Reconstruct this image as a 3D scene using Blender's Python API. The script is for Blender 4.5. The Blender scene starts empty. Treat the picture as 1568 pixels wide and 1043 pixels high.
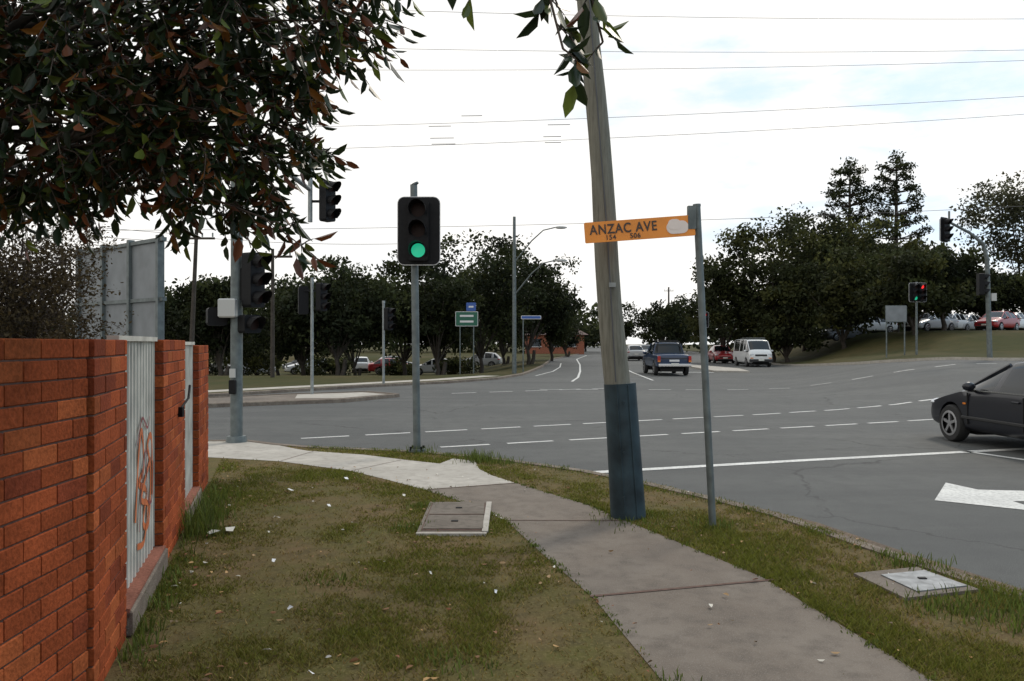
import bpy, bmesh, math, random
import numpy as np
from mathutils import Vector, Matrix, noise
random.seed(7); np.random.seed(7)
scene=bpy.context.scene
scene.view_settings.view_transform='Standard'; scene.view_settings.look='None'
scene.view_settings.exposure=0
V=Vector
# ------------------------------------------------------------ terrain
def S(t):
    t=max(0,min(1,t)); return t*t*(3-2*t)
def h0(x,y):
    r=1.0*S((x-.35*y+1)/8)*S((y-17)/13)*(1-S((y-60)/28))*(1-S((x-50)/15))
    r+=1.45*S((y-38)/16)*S((x-22)/7)*(1-S((y-74)/15))*(1-S((x-52)/14))
    l=-1.2*S((2-x)/8)*S((y-36)/25)*(1-S((y-78)/10))*(1-S((-x-45)/13))
    return r+l
ST=2.0
def h(x,y):
    if y<16 or y>92: return 0.0
    i=math.floor(x/ST); j=math.floor(y/ST); u=x/ST-i; v=y/ST-j
    a=h0(i*ST,j*ST); b=h0((i+1)*ST,j*ST); c=h0((i+1)*ST,(j+1)*ST); d=h0(i*ST,(j+1)*ST)
    if u>=v: return a+(b-a)*u+(c-b)*v
    return a+(c-d)*u+(d-a)*v
VG=.09   # verge height above road
# ------------------------------------------------------------ materials
MATS={}
def nmat(name):
    m=bpy.data.materials.new(name); m.use_nodes=True
    MATS[name]=m
    nt=m.node_tree; b=nt.nodes['Principled BSDF']
    return m,nt,b
def mat(name,col,rough=.6,metal=0,nscale=0,namt=.15,bump=0,spec=.5,emit=None,es=1,coat=0):
    m,nt,b=nmat(name)
    b.inputs['Base Color'].default_value=(*col,1); b.inputs['Roughness'].default_value=rough
    b.inputs['Metallic'].default_value=metal; b.inputs['Specular IOR Level'].default_value=spec
    b.inputs['Coat Weight'].default_value=coat
    if emit: 
        b.inputs['Emission Color'].default_value=(*emit,1); b.inputs['Emission Strength'].default_value=es
    if nscale:
        tc=nt.nodes.new('ShaderNodeTexCoord'); n=nt.nodes.new('ShaderNodeTexNoise')
        n.inputs['Scale'].default_value=nscale; n.inputs['Detail'].default_value=6
        nt.links.new(tc.outputs['Object'],n.inputs['Vector'])
        r=nt.nodes.new('ShaderNodeValToRGB')
        r.color_ramp.elements[0].position=.3; r.color_ramp.elements[1].position=.7
        r.color_ramp.elements[0].color=(*[max(0,c*(1-namt*2)) for c in col],1)
        r.color_ramp.elements[1].color=(*[min(1,c*(1+namt*1.5)) for c in col],1)
        nt.links.new(n.outputs['Fac'],r.inputs['Fac']); nt.links.new(r.outputs['Color'],b.inputs['Base Color'])
        if bump:
            bp=nt.nodes.new('ShaderNodeBump'); bp.inputs['Strength'].default_value=bump; bp.inputs['Distance'].default_value=.01
            nt.links.new(n.outputs['Fac'],bp.inputs['Height']); nt.links.new(bp.outputs['Normal'],b.inputs['Normal'])
    return m
def layered(name,c1,c2,c3,s1,s2,rough=.85,bump=.3,bs=80,spec=.3,speck=None,bd=.01,cracks=0,streak=None):
    m,nt,b=nmat(name); N=nt.nodes; L=nt.links
    tc=N.new('ShaderNodeTexCoord')
    def nz(sc,det=5,vec=None):
        n=N.new('ShaderNodeTexNoise'); n.inputs['Scale'].default_value=sc; n.inputs['Detail'].default_value=det
        n.inputs['Roughness'].default_value=.62
        L.new(vec or tc.outputs['Object'],n.inputs['Vector']); return n
    def ramp(src,a,bb,o0=0,o1=1):
        r=N.new('ShaderNodeMapRange'); r.inputs[1].default_value=a; r.inputs[2].default_value=bb
        r.inputs[3].default_value=o0; r.inputs[4].default_value=o1
        L.new(src,r.inputs[0]); return r.outputs[0]
    def mix(f,a,bb):
        x=N.new('ShaderNodeMix'); x.data_type='RGBA'
        L.new(f,x.inputs[0])
        for s,i in ((a,6),(bb,7)):
            if isinstance(s,tuple): x.inputs[i].default_value=(*s,1)
            else: L.new(s,x.inputs[i])
        return x.outputs[2]
    c=mix(ramp(nz(s1).outputs['Fac'],.4,.62),c1,c2)
    c=mix(ramp(nz(s2,8).outputs['Fac'],.45,.75),c,c3)
    if streak:
        mp=N.new('ShaderNodeMapping'); mp.inputs['Rotation'].default_value=(0,0,math.radians(-25)); mp.inputs['Scale'].default_value=(.06,1.0,1)
        L.new(tc.outputs['Object'],mp.inputs[0])
        c=mix(ramp(nz(.8,4,mp.outputs[0]).outputs['Fac'],.48,.66,0,.8),c,streak)
    fine=nz(bs,3)
    if speck:
        c=mix(ramp(fine.outputs['Fac'],.52,.72),c,speck)
    if cracks:
        vo=N.new('ShaderNodeTexVoronoi'); vo.feature='DISTANCE_TO_EDGE'; vo.inputs['Scale'].default_value=cracks
        w=nz(2.5,5); ad=N.new('ShaderNodeVectorMath'); ad.operation='MULTIPLY_ADD'; L.new(w.outputs['Color'],ad.inputs[0]); ad.inputs[1].default_value=(.6,.6,0); L.new(tc.outputs['Object'],ad.inputs[2])
        L.new(ad.outputs[0],vo.inputs['Vector'])
        gate=ramp(nz(.35,2).outputs['Fac'],.5,.56)
        cr_=ramp(vo.outputs['Distance'],.0,.006,.75,0)
        mu=N.new('ShaderNodeMath'); mu.operation='MULTIPLY'; L.new(gate,mu.inputs[0]); L.new(cr_,mu.inputs[1])
        c=mix(mu.outputs[0],c,(.025,.025,.025))
    L.new(c,b.inputs['Base Color'])
    b.inputs['Roughness'].default_value=rough; b.inputs['Specular IOR Level'].default_value=spec
    bp=N.new('ShaderNodeBump'); bp.inputs['Strength'].default_value=bump; bp.inputs['Distance'].default_value=bd
    L.new(fine.outputs['Fac'],bp.inputs['Height']); L.new(bp.outputs['Normal'],b.inputs['Normal'])
    return m
def colattr(name,rough=.6,spec=.3,transl=0,bump=0,nscale=40,namt=.0):
    m,nt,b=nmat(name); N=nt.nodes;L=nt.links
    a=N.new('ShaderNodeAttribute'); a.attribute_name='Col'
    src=a.outputs['Color']
    if namt:
        tc=N.new('ShaderNodeTexCoord'); n=N.new('ShaderNodeTexNoise'); n.inputs['Scale'].default_value=nscale; n.inputs['Detail'].default_value=6
        L.new(tc.outputs['Object'],n.inputs['Vector'])
        n3=N.new('ShaderNodeTexNoise'); n3.inputs['Scale'].default_value=2.2; n3.inputs['Detail'].default_value=4; L.new(tc.outputs['Object'],n3.inputs['Vector'])
        av=N.new('ShaderNodeMath'); av.operation='MULTIPLY_ADD'; L.new(n3.outputs['Fac'],av.inputs[0]); av.inputs[1].default_value=.9; L.new(n.outputs['Fac'],av.inputs[2])
        mr=N.new('ShaderNodeMapRange'); mr.inputs[1].default_value=.65; mr.inputs[2].default_value=1.25; mr.inputs[3].default_value=1-namt; mr.inputs[4].default_value=1+namt
        L.new(av.outputs[0],mr.inputs[0])
        vm=N.new('ShaderNodeVectorMath'); vm.operation='SCALE'; L.new(src,vm.inputs[0]); L.new(mr.outputs[0],vm.inputs['Scale']); src=vm.outputs[0]
        if bump:
            bp=N.new('ShaderNodeBump'); bp.inputs['Strength'].default_value=bump; bp.inputs['Distance'].default_value=.01
            L.new(n.outputs['Fac'],bp.inputs['Height']); L.new(bp.outputs['Normal'],b.inputs['Normal'])
    L.new(src,b.inputs['Base Color']); b.inputs['Roughness'].default_value=rough; b.inputs['Specular IOR Level'].default_value=spec
    if transl:
        t=N.new('ShaderNodeBsdfTranslucent'); L.new(src,t.inputs['Color'])
        mx=N.new('ShaderNodeMixShader'); mx.inputs[0].default_value=transl
        L.new(b.outputs[0],mx.inputs[1]); L.new(t.outputs[0],mx.inputs[2])
        L.new(mx.outputs[0],N['Material Output'].inputs['Surface'])
    return m
asphalt=layered('asphalt',(.066,.069,.067),(.092,.094,.089),(.056,.058,.057),.22,3,rough=.8,bump=.5,bs=120,speck=(.15,.15,.145),spec=.3,cracks=.22,streak=(.050,.052,.052))
grassM=layered('grass_soil',(.085,.078,.024),(.13,.088,.045),(.062,.05,.024),1.1,9,rough=.95,bump=.6,bs=60,spec=.1,speck=(.15,.125,.055))
parkM=layered('park_grass',(.045,.047,.015),(.075,.06,.026),(.033,.038,.014),.15,2,rough=.95,bump=.3,bs=10,spec=.1)
concOld=layered('concrete_old',(.14,.113,.09),(.175,.147,.12),(.098,.08,.065),1.3,7,rough=.85,bump=.45,bs=140,speck=(.22,.195,.165),cracks=.5)
concNew=layered('concrete_new',(.36,.335,.295),(.43,.40,.355),(.28,.26,.225),1.5,8,rough=.85,bump=.25,bs=150)
kerbM=layered('kerb_concrete',(.20,.165,.13),(.13,.10,.08),(.09,.07,.055),2.5,14,rough=.9,bump=.6,bs=90,speck=(.27,.23,.18))
dirtM=layered('gutter_dirt',(.10,.075,.055),(.14,.10,.07),(.07,.05,.04),3,12,rough=.95,bump=.8,bs=60,speck=(.24,.18,.13))
paintW=layered('road_paint',(.66,.66,.63),(.54,.54,.52),(.3,.3,.29),1.5,25,rough=.7,bump=.2,bs=90)
brickM=colattr('brick',.9,.1,0,.5,60,.38)
mortar=mat('mortar',(.10,.055,.04),.9,nscale=30,bump=.3)
galv=mat('galvanised_steel',(.27,.29,.285),.5,.5,nscale=9,namt=.12)
galvD=mat('weathered_steel',(.13,.15,.148),.55,.4,nscale=9,namt=.15)
black=mat('black_plastic',(.008,.008,.009),.6,nscale=20,spec=.2)
whiteB=mat('white_border',(.6,.6,.6),.5)
lensOff=mat('lens_off',(.02,.008,.006),.5,spec=.2)
lensG=mat('lens_green',(.02,.4,.25),.3,emit=(.02,.60,.32),es=.6)
lensR=mat('lens_red',(.6,.02,.02),.3,emit=(1,.03,.03),es=1.1)
creamM=mat('cream_steel_panel',(.50,.48,.42),.6,nscale=4,namt=.14)
orangeG=mat('graffiti_orange',(.50,.13,.04),.6,nscale=12); tealG=mat('graffiti_teal',(.10,.38,.38),.6,nscale=12); darkG=mat('graffiti_maroon',(.20,.045,.05),.6,nscale=12)
sheath=mat('painted_sheath',(.024,.042,.052),.6,nscale=5,namt=.25,spec=.3)
barkM=layered('bark',(.05,.042,.034),(.075,.063,.052),(.034,.028,.022),2,10,rough=.95,bump=.6,bs=30)
twigM=mat('twig',(.07,.052,.04),.9,nscale=20)
wireM=mat('wire',(.07,.07,.075),.6)
leafN=colattr('near_leaf',.35,.4,.25)
leafT=colattr('tree_leaf',.75,.15,.3)
blade=colattr('grass_blade',.7,.15,.35)
litterM=colattr('litter',.7,.3,.1)
tyre=mat('tyre',(.018,.018,.018),.85); rimM=mat('alloy_rim',(.45,.45,.46),.3,.8); glassM=mat('car_glass',(.010,.013,.015),.06,spec=.45)
trimM=mat('dark_trim',(.015,.015,.015),.6); chrome=mat('chrome',(.6,.6,.6),.2,1)
headL=mat('headlamp',(.55,.57,.6),.1,.3); tailL=mat('taillamp',(.35,.015,.01),.2); amberL=mat('amber',(.6,.18,.02),.2)
plateM=mat('number_plate',(.6,.6,.55),.5)
def paint(n,c,coat=.45): return mat('paint_'+n,c,.32,0,coat=coat,spec=.4)
pDark=paint('charcoal',(.008,.009,.014),.25); pBlue=paint('blue',(.012,.03,.075)); pWhite=paint('white',(.62,.63,.63)); pRed=paint('red',(.30,.015,.02))
pSil=paint('silver',(.38,.39,.4)); pGrey=paint('grey',(.1,.11,.12)); pBlack=paint('black',(.02,.02,.02))
signO=mat('sign_orange',(.80,.27,.03),.45,nscale=5,namt=.05)
signK=mat('sign_lettering',(.05,.03,.02),.5); signW=mat('sign_emblem',(.76,.66,.60),.5)
signG=mat('sign_green',(.01,.10,.06),.5); signBl=mat('sign_blue',(.03,.09,.32),.5); signWh=mat('sign_white',(.6,.6,.6),.5)
signBack=mat('aluminium_back',(.20,.215,.225),.6,.2,nscale=3,namt=.08)
coverM=mat('pit_lid_steel',(.20,.21,.22),.5,.4,nscale=14,namt=.2,bump=.3)
greyBox=mat('control_box',(.45,.45,.43),.5)
roofM=mat('roof_tiles',(.12,.08,.07),.8,nscale=3); wallB=mat('house_brick',(.26,.09,.05),.85,nscale=6); winM=mat('house_window',(.05,.06,.07),.1)
def woodpole():
    m,nt,b=nmat('timber_pole'); N=nt.nodes;L=nt.links
    tc=N.new('ShaderNodeTexCoord'); mp=N.new('ShaderNodeMapping'); mp.inputs['Scale'].default_value=(26,26,1.6)
    n=N.new('ShaderNodeTexNoise'); n.inputs['Scale'].default_value=1.8; n.inputs['Detail'].default_value=9; n.inputs['Roughness'].default_value=.7
    L.new(tc.outputs['Object'],mp.inputs[0]); L.new(mp.outputs[0],n.inputs['Vector'])
    r=N.new('ShaderNodeValToRGB'); e=r.color_ramp.elements; e[0].position=.28; e[0].color=(.105,.10,.08,1); e[1].position=.6; e[1].color=(.20,.195,.16,1)
    L.new(n.outputs['Fac'],r.inputs[0]); L.new(r.outputs[0],b.inputs['Base Color']); b.inputs['Roughness'].default_value=.9; b.inputs['Specular IOR Level'].default_value=.2
    bp=N.new('ShaderNodeBump'); bp.inputs['Strength'].default_value=.7; bp.inputs['Distance'].default_value=.01
    L.new(n.outputs['Fac'],bp.inputs['Height']); L.new(bp.outputs[0],b.inputs['Normal']); return m
timber=woodpole()
# ------------------------------------------------------------ mesh builder
class MB:
    def __init__(s): s.v=[];s.f=[];s.m=[];s.c=[];s.mats=[];s.M=Matrix.Identity(4);s.sm=[]
    def mi(s,m):
        if m not in s.mats: s.mats.append(m)
        return s.mats.index(m)
    def add(s,vs,fs,m,col=(1,1,1),smooth=False):
        o=len(s.v); s.v+=[tuple(s.M@V(p)) for p in vs]; s.c+=[(*col,1)]*len(vs)
        i=s.mi(m)
        for f in fs: s.f.append([o+k for k in f]); s.m.append(i); s.sm.append(smooth)
    def box(s,c,d,m,col=(1,1,1),R=None,bev=0):
        x,y,z=[k/2 for k in d]
        if bev:
            b=bev; vs=[]
            for sz,zz,in_ in ((-1,-z,b),(-1,-z+b,0),(1,z-b,0),(1,z,b)):
                for sx,sy in ((-1,-1),(1,-1),(1,1),(-1,1)): vs.append((sx*(x-in_),sy*(y-in_),zz))
            fs=[(3,2,1,0),(12,13,14,15)]
            for r in range(3):
                for k in range(4): fs.append((r*4+k,r*4+(k+1)%4,r*4+4+(k+1)%4,r*4+4+k))
        else:
            vs=[(-x,-y,-z),(x,-y,-z),(x,y,-z),(-x,y,-z),(-x,-y,z),(x,-y,z),(x,y,z),(-x,y,z)]
            fs=[(3,2,1,0),(4,5,6,7),(0,1,5,4),(1,2,6,5),(2,3,7,6),(3,0,4,7)]
        vs=[(R@V(p) if R else V(p))+V(c) for p in vs]
        s.add(vs,fs,m,col)
    def tube(s,pts,rs,m,n=10,caps=True,col=(1,1,1)):
        pts=[V(p) for p in pts]
        if not isinstance(rs,(list,tuple)): rs=[rs]*len(pts)
        vs=[];fs=[]
        d0=(pts[1]-pts[0]).normalized(); up=V((0,0,1)) if abs(d0.z)<.9 else V((1,0,0))
        for i,p in enumerate(pts):
            a=pts[max(0,i-1)]; b=pts[min(len(pts)-1,i+1)]; d=(b-a).normalized()
            u=d.cross(up)
            if u.length<1e-4: u=d.cross(V((0,1,0)))
            u.normalize(); w=d.cross(u)
            for k in range(n):
                t=2*math.pi*k/n; vs.append(p+(u*math.cos(t)+w*math.sin(t))*rs[i])
        for i in range(len(pts)-1):
            for k in range(n): fs.append((i*n+k,i*n+n+k,i*n+n+(k+1)%n,i*n+(k+1)%n))
        s.add(vs,fs,m,col,True)
        if caps:
            s.add(vs[:n],[tuple(range(n))],m,col); s.add(vs[-n:],[tuple(range(n-1,-1,-1))],m,col)
    def rrect(s,w,hh,r,y0,y1,m,c=(0,0,0)):
        P=[]
        for cx,cz,a0 in ((w/2-r,hh/2-r,0),(-w/2+r,hh/2-r,90),(-w/2+r,-hh/2+r,180),(w/2-r,-hh/2+r,270)):
            for k in range(6):
                a=math.radians(a0+18*k); P.append((cx+r*math.cos(a),cz+r*math.sin(a)))
        n=len(P); vs=[(c[0]+x,c[1]+y0,c[2]+z) for x,z in P]+[(c[0]+x,c[1]+y1,c[2]+z) for x,z in P]
        fs=[tuple(range(n)),tuple(range(2*n-1,n-1,-1))]+[(k,k+n,(k+1)%n+n,(k+1)%n) for k in range(n)]
        s.add(vs,fs,m)
    def ell(s,c,r,m,n=12):
        vs=[];fs=[]
        for i in range(n//2+1):
            a=math.pi*i/(n//2)
            for k in range(n):
                t=2*math.pi*k/n; vs.append((c[0]+r[0]*math.sin(a)*math.cos(t),c[1]+r[1]*math.sin(a)*math.sin(t),c[2]+r[2]*math.cos(a)))
        for i in range(n//2):
            for k in range(n): fs.append((i*n+k,i*n+n+k,i*n+n+(k+1)%n,i*n+(k+1)%n))
        s.add(vs,fs,m,smooth=True)
    def mesh(s,me,M,m):
        s.add([M@v.co for v in me.vertices],[tuple(p.vertices) for p in me.polygons],m)
    def obj(s,name,loc=None,rz=0):
        me=bpy.data.meshes.new(name); me.from_pydata(s.v,[],s.f)
        for m in s.mats: me.materials.append(m)
        me.polygons.foreach_set('material_index',s.m); me.polygons.foreach_set('use_smooth',s.sm)
        a=me.attributes.new('Col','FLOAT_COLOR','POINT'); a.data.foreach_set('color',np.array(s.c,dtype=np.float32).ravel())
        me.update(); o=bpy.data.objects.new(name,me); scene.collection.objects.link(o)
        if loc is not None: o.location=loc
        o.rotation_euler[2]=rz
        return o
def npmesh(verts,quads,cols,mat_,extra=None):
    me=bpy.data.meshes.new('m'); nv=len(verts); nf=len(quads); k=quads.shape[1]
    me.vertices.add(nv); me.vertices.foreach_set('co',verts.astype(np.float32).ravel())
    me.loops.add(nf*k); me.loops.foreach_set('vertex_index',quads.astype(np.int32).ravel())
    me.polygons.add(nf); me.polygons.foreach_set('loop_start',np.arange(0,nf*k,k,dtype=np.int32)); 
    me.update(calc_edges=True); me.validate()
    a=me.attributes.new('Col','FLOAT_COLOR','POINT'); a.data.foreach_set('color',np.hstack([cols,np.ones((nv,1))]).astype(np.float32).ravel())
    me.materials.append(mat_)
    return me
def join(objs,name):
    for o in bpy.context.selected_objects: o.select_set(False)
    for o in objs: o.select_set(True)
    bpy.context.view_layer.objects.active=objs[0]; bpy.ops.object.join(); objs[0].name=name; objs[0].data.name=name
    return objs[0]
def leaves(P,D,U,Ln,Wd,cols,fold=.25,curl=.0):
    Nn=np.cross(D,U); Nn/=np.linalg.norm(Nn,axis=1,keepdims=True)+1e-9
    U=np.cross(Nn,D)
    L=Ln[:,None]; W=Wd[:,None]
    b=P; t=P+D*L-Nn*L*curl
    l1=P+D*L*.3+U*W*.45+Nn*W*fold; l2=P+D*L*.68+U*W*.4+Nn*W*fold*.9-Nn*L*curl*.4
    r1=P+D*L*.3-U*W*.45+Nn*W*fold; r2=P+D*L*.68-U*W*.4+Nn*W*fold*.9-Nn*L*curl*.4
    vs=np.stack([b,l1,l2,t,r2,r1],1).reshape(-1,3)
    n=len(P); o=np.arange(n)*6
    q=np.concatenate([np.stack([o,o+1,o+2,o+3],1),np.stack([o,o+3,o+4,o+5],1)])
    return vs,q,np.repeat(cols,6,axis=0)
def rnd(n): 
    d=np.random.normal(size=(n,3)); return d/np.linalg.norm(d,axis=1,keepdims=True)
def gclip(n,c=1.7):
    return np.clip(np.random.normal(size=(n,3)),-c,c)
# ------------------------------------------------------------ sheets
def sheet(name,poly,off,m,skirt=0,cut=True,holes=None):
    bm=bmesh.new()
    vs=[bm.verts.new((x,y,0)) for x,y in poly]; es=[bm.edges.new((vs[i],vs[(i+1)%len(vs)])) for i in range(len(vs))]
    bmesh.ops.triangle_fill(bm,edges=es,use_beauty=True)
    xs=[p[0] for p in poly]; ys=[p[1] for p in poly]
    if cut and max(ys)>16:
        x0,x1=max(min(xs),-62),min(max(xs),68); y0,y1=max(min(ys),14),min(max(ys),92)
        def bis(co,no):
            bmesh.ops.bisect_plane(bm,geom=bm.verts[:]+bm.edges[:]+bm.faces[:],plane_co=co,plane_no=no,dist=1e-5)
        k=math.ceil(y0/ST)
        while k*ST<y1: bis((0,k*ST,0),(0,1,0)); k+=1
        k=math.ceil(x0/ST)
        while k*ST<x1: bis((k*ST,0,0),(1,0,0)); k+=1
        k=math.ceil((x0-y1)/ST)
        while k*ST<x1-y0: bis((k*ST,0,0),(1,-1,0)); k+=1
    for v in bm.verts: v.co.z=h(v.co.x,v.co.y)+off
    for f in bm.faces:
        if f.normal.z<0: f.normal_flip()
    if skirt:
        be=[e for e in bm.edges if e.is_boundary]
        r=bmesh.ops.extrude_edge_only(bm,edges=be)
        for v in [g for g in r['geom'] if isinstance(g,bmesh.types.BMVert)]: v.co.z-=skirt
    me=bpy.data.meshes.new(name); bm.to_mesh(me); bm.free(); me.materials.append(m)
    o=bpy.data.objects.new(name,me); scene.collection.objects.link(o); return o
def resample(pl,step):
    out=[pl[0]]
    for a,b in zip(pl,pl[1:]):
        d=math.dist(a,b); n=max(1,int(d/step))
        for k in range(1,n+1): out.append((a[0]+(b[0]-a[0])*k/n,a[1]+(b[1]-a[1])*k/n))
    return out
def strip_poly(pl,w):
    L=[];R=[]
    for i,p in enumerate(pl):
        a=pl[max(0,i-1)]; b=pl[min(len(pl)-1,i+1)]; dx,dy=b[0]-a[0],b[1]-a[1]; l=math.hypot(dx,dy) or 1
        nx,ny=-dy/l*w/2,dx/l*w/2; L.append((p[0]+nx,p[1]+ny)); R.append((p[0]-nx,p[1]-ny))
    return L+R[::-1]
def kerb(mb,pl,w,top,m,side=1):
    pl=resample(pl,.9); n=len(pl)
    vs=[];fs=[]
    for i,p in enumerate(pl):
        a=pl[max(0,i-1)]; b=pl[min(n-1,i+1)]; dx,dy=b[0]-a[0],b[1]-a[1]; l=math.hypot(dx,dy)
        nx,ny=-dy/l*side,dx/l*side; z=h(*p)
        for o,zz in ((-.03,-.05),(-.01,top-.02),(.015,top),(w,top),(w,-.05)): vs.append((p[0]+nx*o,p[1]+ny*o,z+zz))
    for i in range(n-1):
        for k in range(4): fs.append((i*5+k,i*5+k+1,i*5+k+6,i*5+k+5))
    mb.add(vs,fs,m)
G=1500
o=sheet('ground',[(-G,-200),(G,-200),(G,G),(-G,G)],-.0,parkM,cut=False)
for v in o.data.vertices: v.co.z=-1.4
road=sheet('road',[(-60,-20),(66,-20),(66,70),(40,89),(34,118),(60,400),(20,400),(10.5,120),(2,89),(-58,89)],0,asphalt)
near_k=[(4.6,-8),(3.75,1.5),(3.45,4.04),(3.24,4.96),(2.82,6.19),(2.51,7.25),(2.11,8.0),(1.59,8.85),(.94,9.75),(-.04,10.67),(-.78,11.16),(-1.4,11.5),(-2.27,11.78),(-3.02,11.98),(-3.7,12.35),(-4.3,12.8),(-5.2,12.75),(-9,11),(-20,6),(-40,-3)]
verge_poly=near_k+[(-40,-8)]
sheet('grass_verge',verge_poly,VG,grassM,skirt=.2)
kb=MB(); kerb(kb,near_k,.14,VG+.012,kerbM)
kb.obj('kerb')
gp=[(4.6,-8),(3.75,1.5),(3.45,4.04),(3.24,4.96),(2.82,6.19),(2.51,7.25),(2.11,8.0),(1.59,8.85),(.94,9.75)]
sheet('gutter',strip_poly([(x+.2,y+.02) for x,y in gp],.3),.004,dirtM)
fl=[(-60,-2),(-20,17.6),(-9.4,24.2),(-7.9,26.2),(-5.7,29.2),(-2.6,32.5),(-.6,36),(.6,41),(2.1,54),(4.1,79),(7.5,100),(10.3,118),(20,400)]
sheet('park_grass',fl+[(-60,400)],VG,parkM,skirt=.2)
kf=MB(); kerb(kf,fl[:-1],.15,VG+.015,kerbM); kf.obj('kerb')
fr=[(66,42),(30,31.5),(22,29.6),(18.6,30.2),(17.4,34),(17.4,39),(18.5,47),(20.2,60),(24.5,86),(32,118),(58,400)]
sheet('park_grass',fr+[(66,400)],VG,parkM,skirt=.2)
kf=MB(); kerb(kf,fr[:-1],.15,VG+.015,concNew,side=1); 
kf.obj('kerb')
isl=[(-14,16.9),(-7.7,20.4),(-4.7,22.1),(-3.5,24.3),(-4.7,25.6),(-7,24.3),(-8.6,22.8),(-14.5,19.4)]
sheet('traffic_island',isl,VG,concOld,skirt=.2)
sheet('island_ramp',[(-6.2,22.4),(-4.9,22.6),(-3.9,24.2),(-4.8,25.1),(-6.6,24.1)],VG+.004,concNew)
km=MB(); kerb(km,isl+[isl[0]],.12,VG+.02,kerbM); km.obj('kerb')
isr=[(11.6,45),(13.4,44.2),(14.2,49),(13,60),(12.4,60)]
sheet('median_island',isr,VG,concNew,skirt=.2)
sheet('park_path',strip_poly([(-20,19.8),(-10,25.6),(-6.5,29.8),(-3,34.2),(-1,38)],1.0),VG+.004,concNew)
pathO=[(1.7,-8),(1.1,0),(.82,2.6),(.70,3.71),(.51,4.86),(.25,5.82),(-.05,6.98),(-.45,7.75),(-.94,8.46),(.04,8.87),(.74,7.68),(1.02,6.98),(1.69,5.33),(1.97,3.71),(2.15,2.4),(2.4,0),(3.0,-8)]
sheet('footpath',pathO,VG+.004,concOld)
pathN=[(-.94,8.47),(-1.38,9.01),(-1.98,9.7),(-3.1,10.5),(-4.13,10.85),(-5.4,11.2),(-7,11.5),(-5.2,12.6),(-4.3,12.65),(-3.75,12.3),(-3.25,11.75),(-3.0,11.52),(-2.1,11.12),(-1.43,10.62),(-.95,10.3),(-.82,10.75),(-.5,10.55),(-.42,9.9),(-.25,9.4),(.04,8.88)]
sheet('footpath',pathN,VG+.004,concNew)
jt=MB()
def joint(a,b,w=.018):
    z=VG+.008; d=V((b[0]-a[0],b[1]-a[1],0)).normalized(); n=V((-d.y,d.x,0))*w/2
    A=V((a[0],a[1],z));B=V((b[0],b[1],z)); jt.add([A-n,B-n,B+n,A+n],[(0,1,2,3)],mortar)
joint((.49,4.90),(1.76,5.25),.03); joint((-.06,7.0),(1.0,6.99)); joint((.74,3.4),(2.0,3.5))
joint((-1.98,9.74),(-1.5,10.6),.012); joint((-3.1,10.52),(-2.9,11.46),.012); joint((-.92,8.47),(.03,8.86),.02)
jt.obj('path_joints')
# ------------------------------------------------------------ road markings
mk=[]
def mark(pl,w): mk.append(sheet('road_marking',strip_poly(pl,w),.005,paintW))
def dashes(a,b,dl,gl,w):
    L=math.dist(a,b); ux,uy=(b[0]-a[0])/L,(b[1]-a[1])/L; s=0
    while s<L:
        e=min(s+dl,L); mark([(a[0]+ux*s,a[1]+uy*s),(a[0]+ux*e,a[1]+uy*e)],w); s+=dl+gl
dashes((-1.15,12.6),(12.6,18.6),.85,.32,.10)
dashes((-3.7,13.75),(12.5,21.6),.85,.3,.10)
dashes((6.2,28.0),(17.5,28.2),.75,.75,.11)
dashes((1.0,28.2),(5.8,28.1),.8,.5,.11)
dashes((-2.0,26.0),(4.5,29.5),.9,.5,.11)
mark([(.55,9.98),(4.2,11.2),(8.4,12.5),(12,13.4)],.17)
mark([(7.0,12.15),(7.75,10.2),(8.3,7)],.11)
mark([(2.6,34),(3.2,38),(4.0,46),(5.2,60),(6.6,80),(10,105)],.11)
mark([(1.2,40),(2.4,46),(3.3,54),(4.0,64)],.09)
mark([(6.3,35),(6.8,44),(8.2,62),(11,85)],.10)
mark([(8.6,45),(11.4,44.3)],.4)
mk.append(sheet('road_marking',[(4.5,8.35),(5.2,9.4),(5.32,8.95),(7.4,8.65),(7.4,8.2),(5.3,8.3),(5.3,7.75)],.005,paintW))
join(mk,'road_marking')
# ------------------------------------------------------------ pits
pm=MB()
def quadbox(mb,pts,z0,z1,m):
    vs=[(x,y,z0) for x,y in pts]+[(x,y,z1) for x,y in pts]; n=len(pts)
    mb.add(vs,[tuple(range(n,2*n))]+[(k,(k+1)%n,(k+1)%n+n,k+n) for k in range(n)],m)
def inset(p,t):
    cx=sum(a for a,b in p)/len(p); cy=sum(b for a,b in p)/len(p)
    return [(cx+(a-cx)*t,cy+(b-cy)*t) for a,b in p]
A=[(-.79,6.5),(-.2,6.5),(-.23,7.74),(-.81,7.74)]
darkIron=layered('pit_cover',(.12,.10,.08),(.16,.135,.11),(.08,.067,.054),3,15,rough=.8,bump=.4,bs=80)
quadbox(pm,A,0,VG+.02,concOld); quadbox(pm,inset(A,.9),0,VG+.026,mortar); quadbox(pm,inset(A,.86),0,VG+.032,darkIron)
pm.box((-.225,7.1,VG+.012),(.05,1.2,.04),concNew); pm.box((-.5,6.47,VG+.008),(.58,.04,.03),concNew)
pm.box((-.5,7.12,VG+.034),(.5,.012,.006),mortar); 
for k in (6.85,7.4): pm.box((-.5,k,VG+.036),(.06,.03,.008),black)
pm.obj('utility_pit_cover')
sheet('dirt_patch',[(-.18,6.95),(-.02,7.2),(-.06,7.6),(-.2,7.72)],VG+.0035,dirtM,cut=False)
pm=MB(); A=[(2.33,5.35),(2.42,4.83),(2.98,5.0),(2.84,5.5)]
quadbox(pm,A,0,VG+.02,concOld); B=[(a+.06,b) for a,b in inset(A,.68)]
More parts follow.
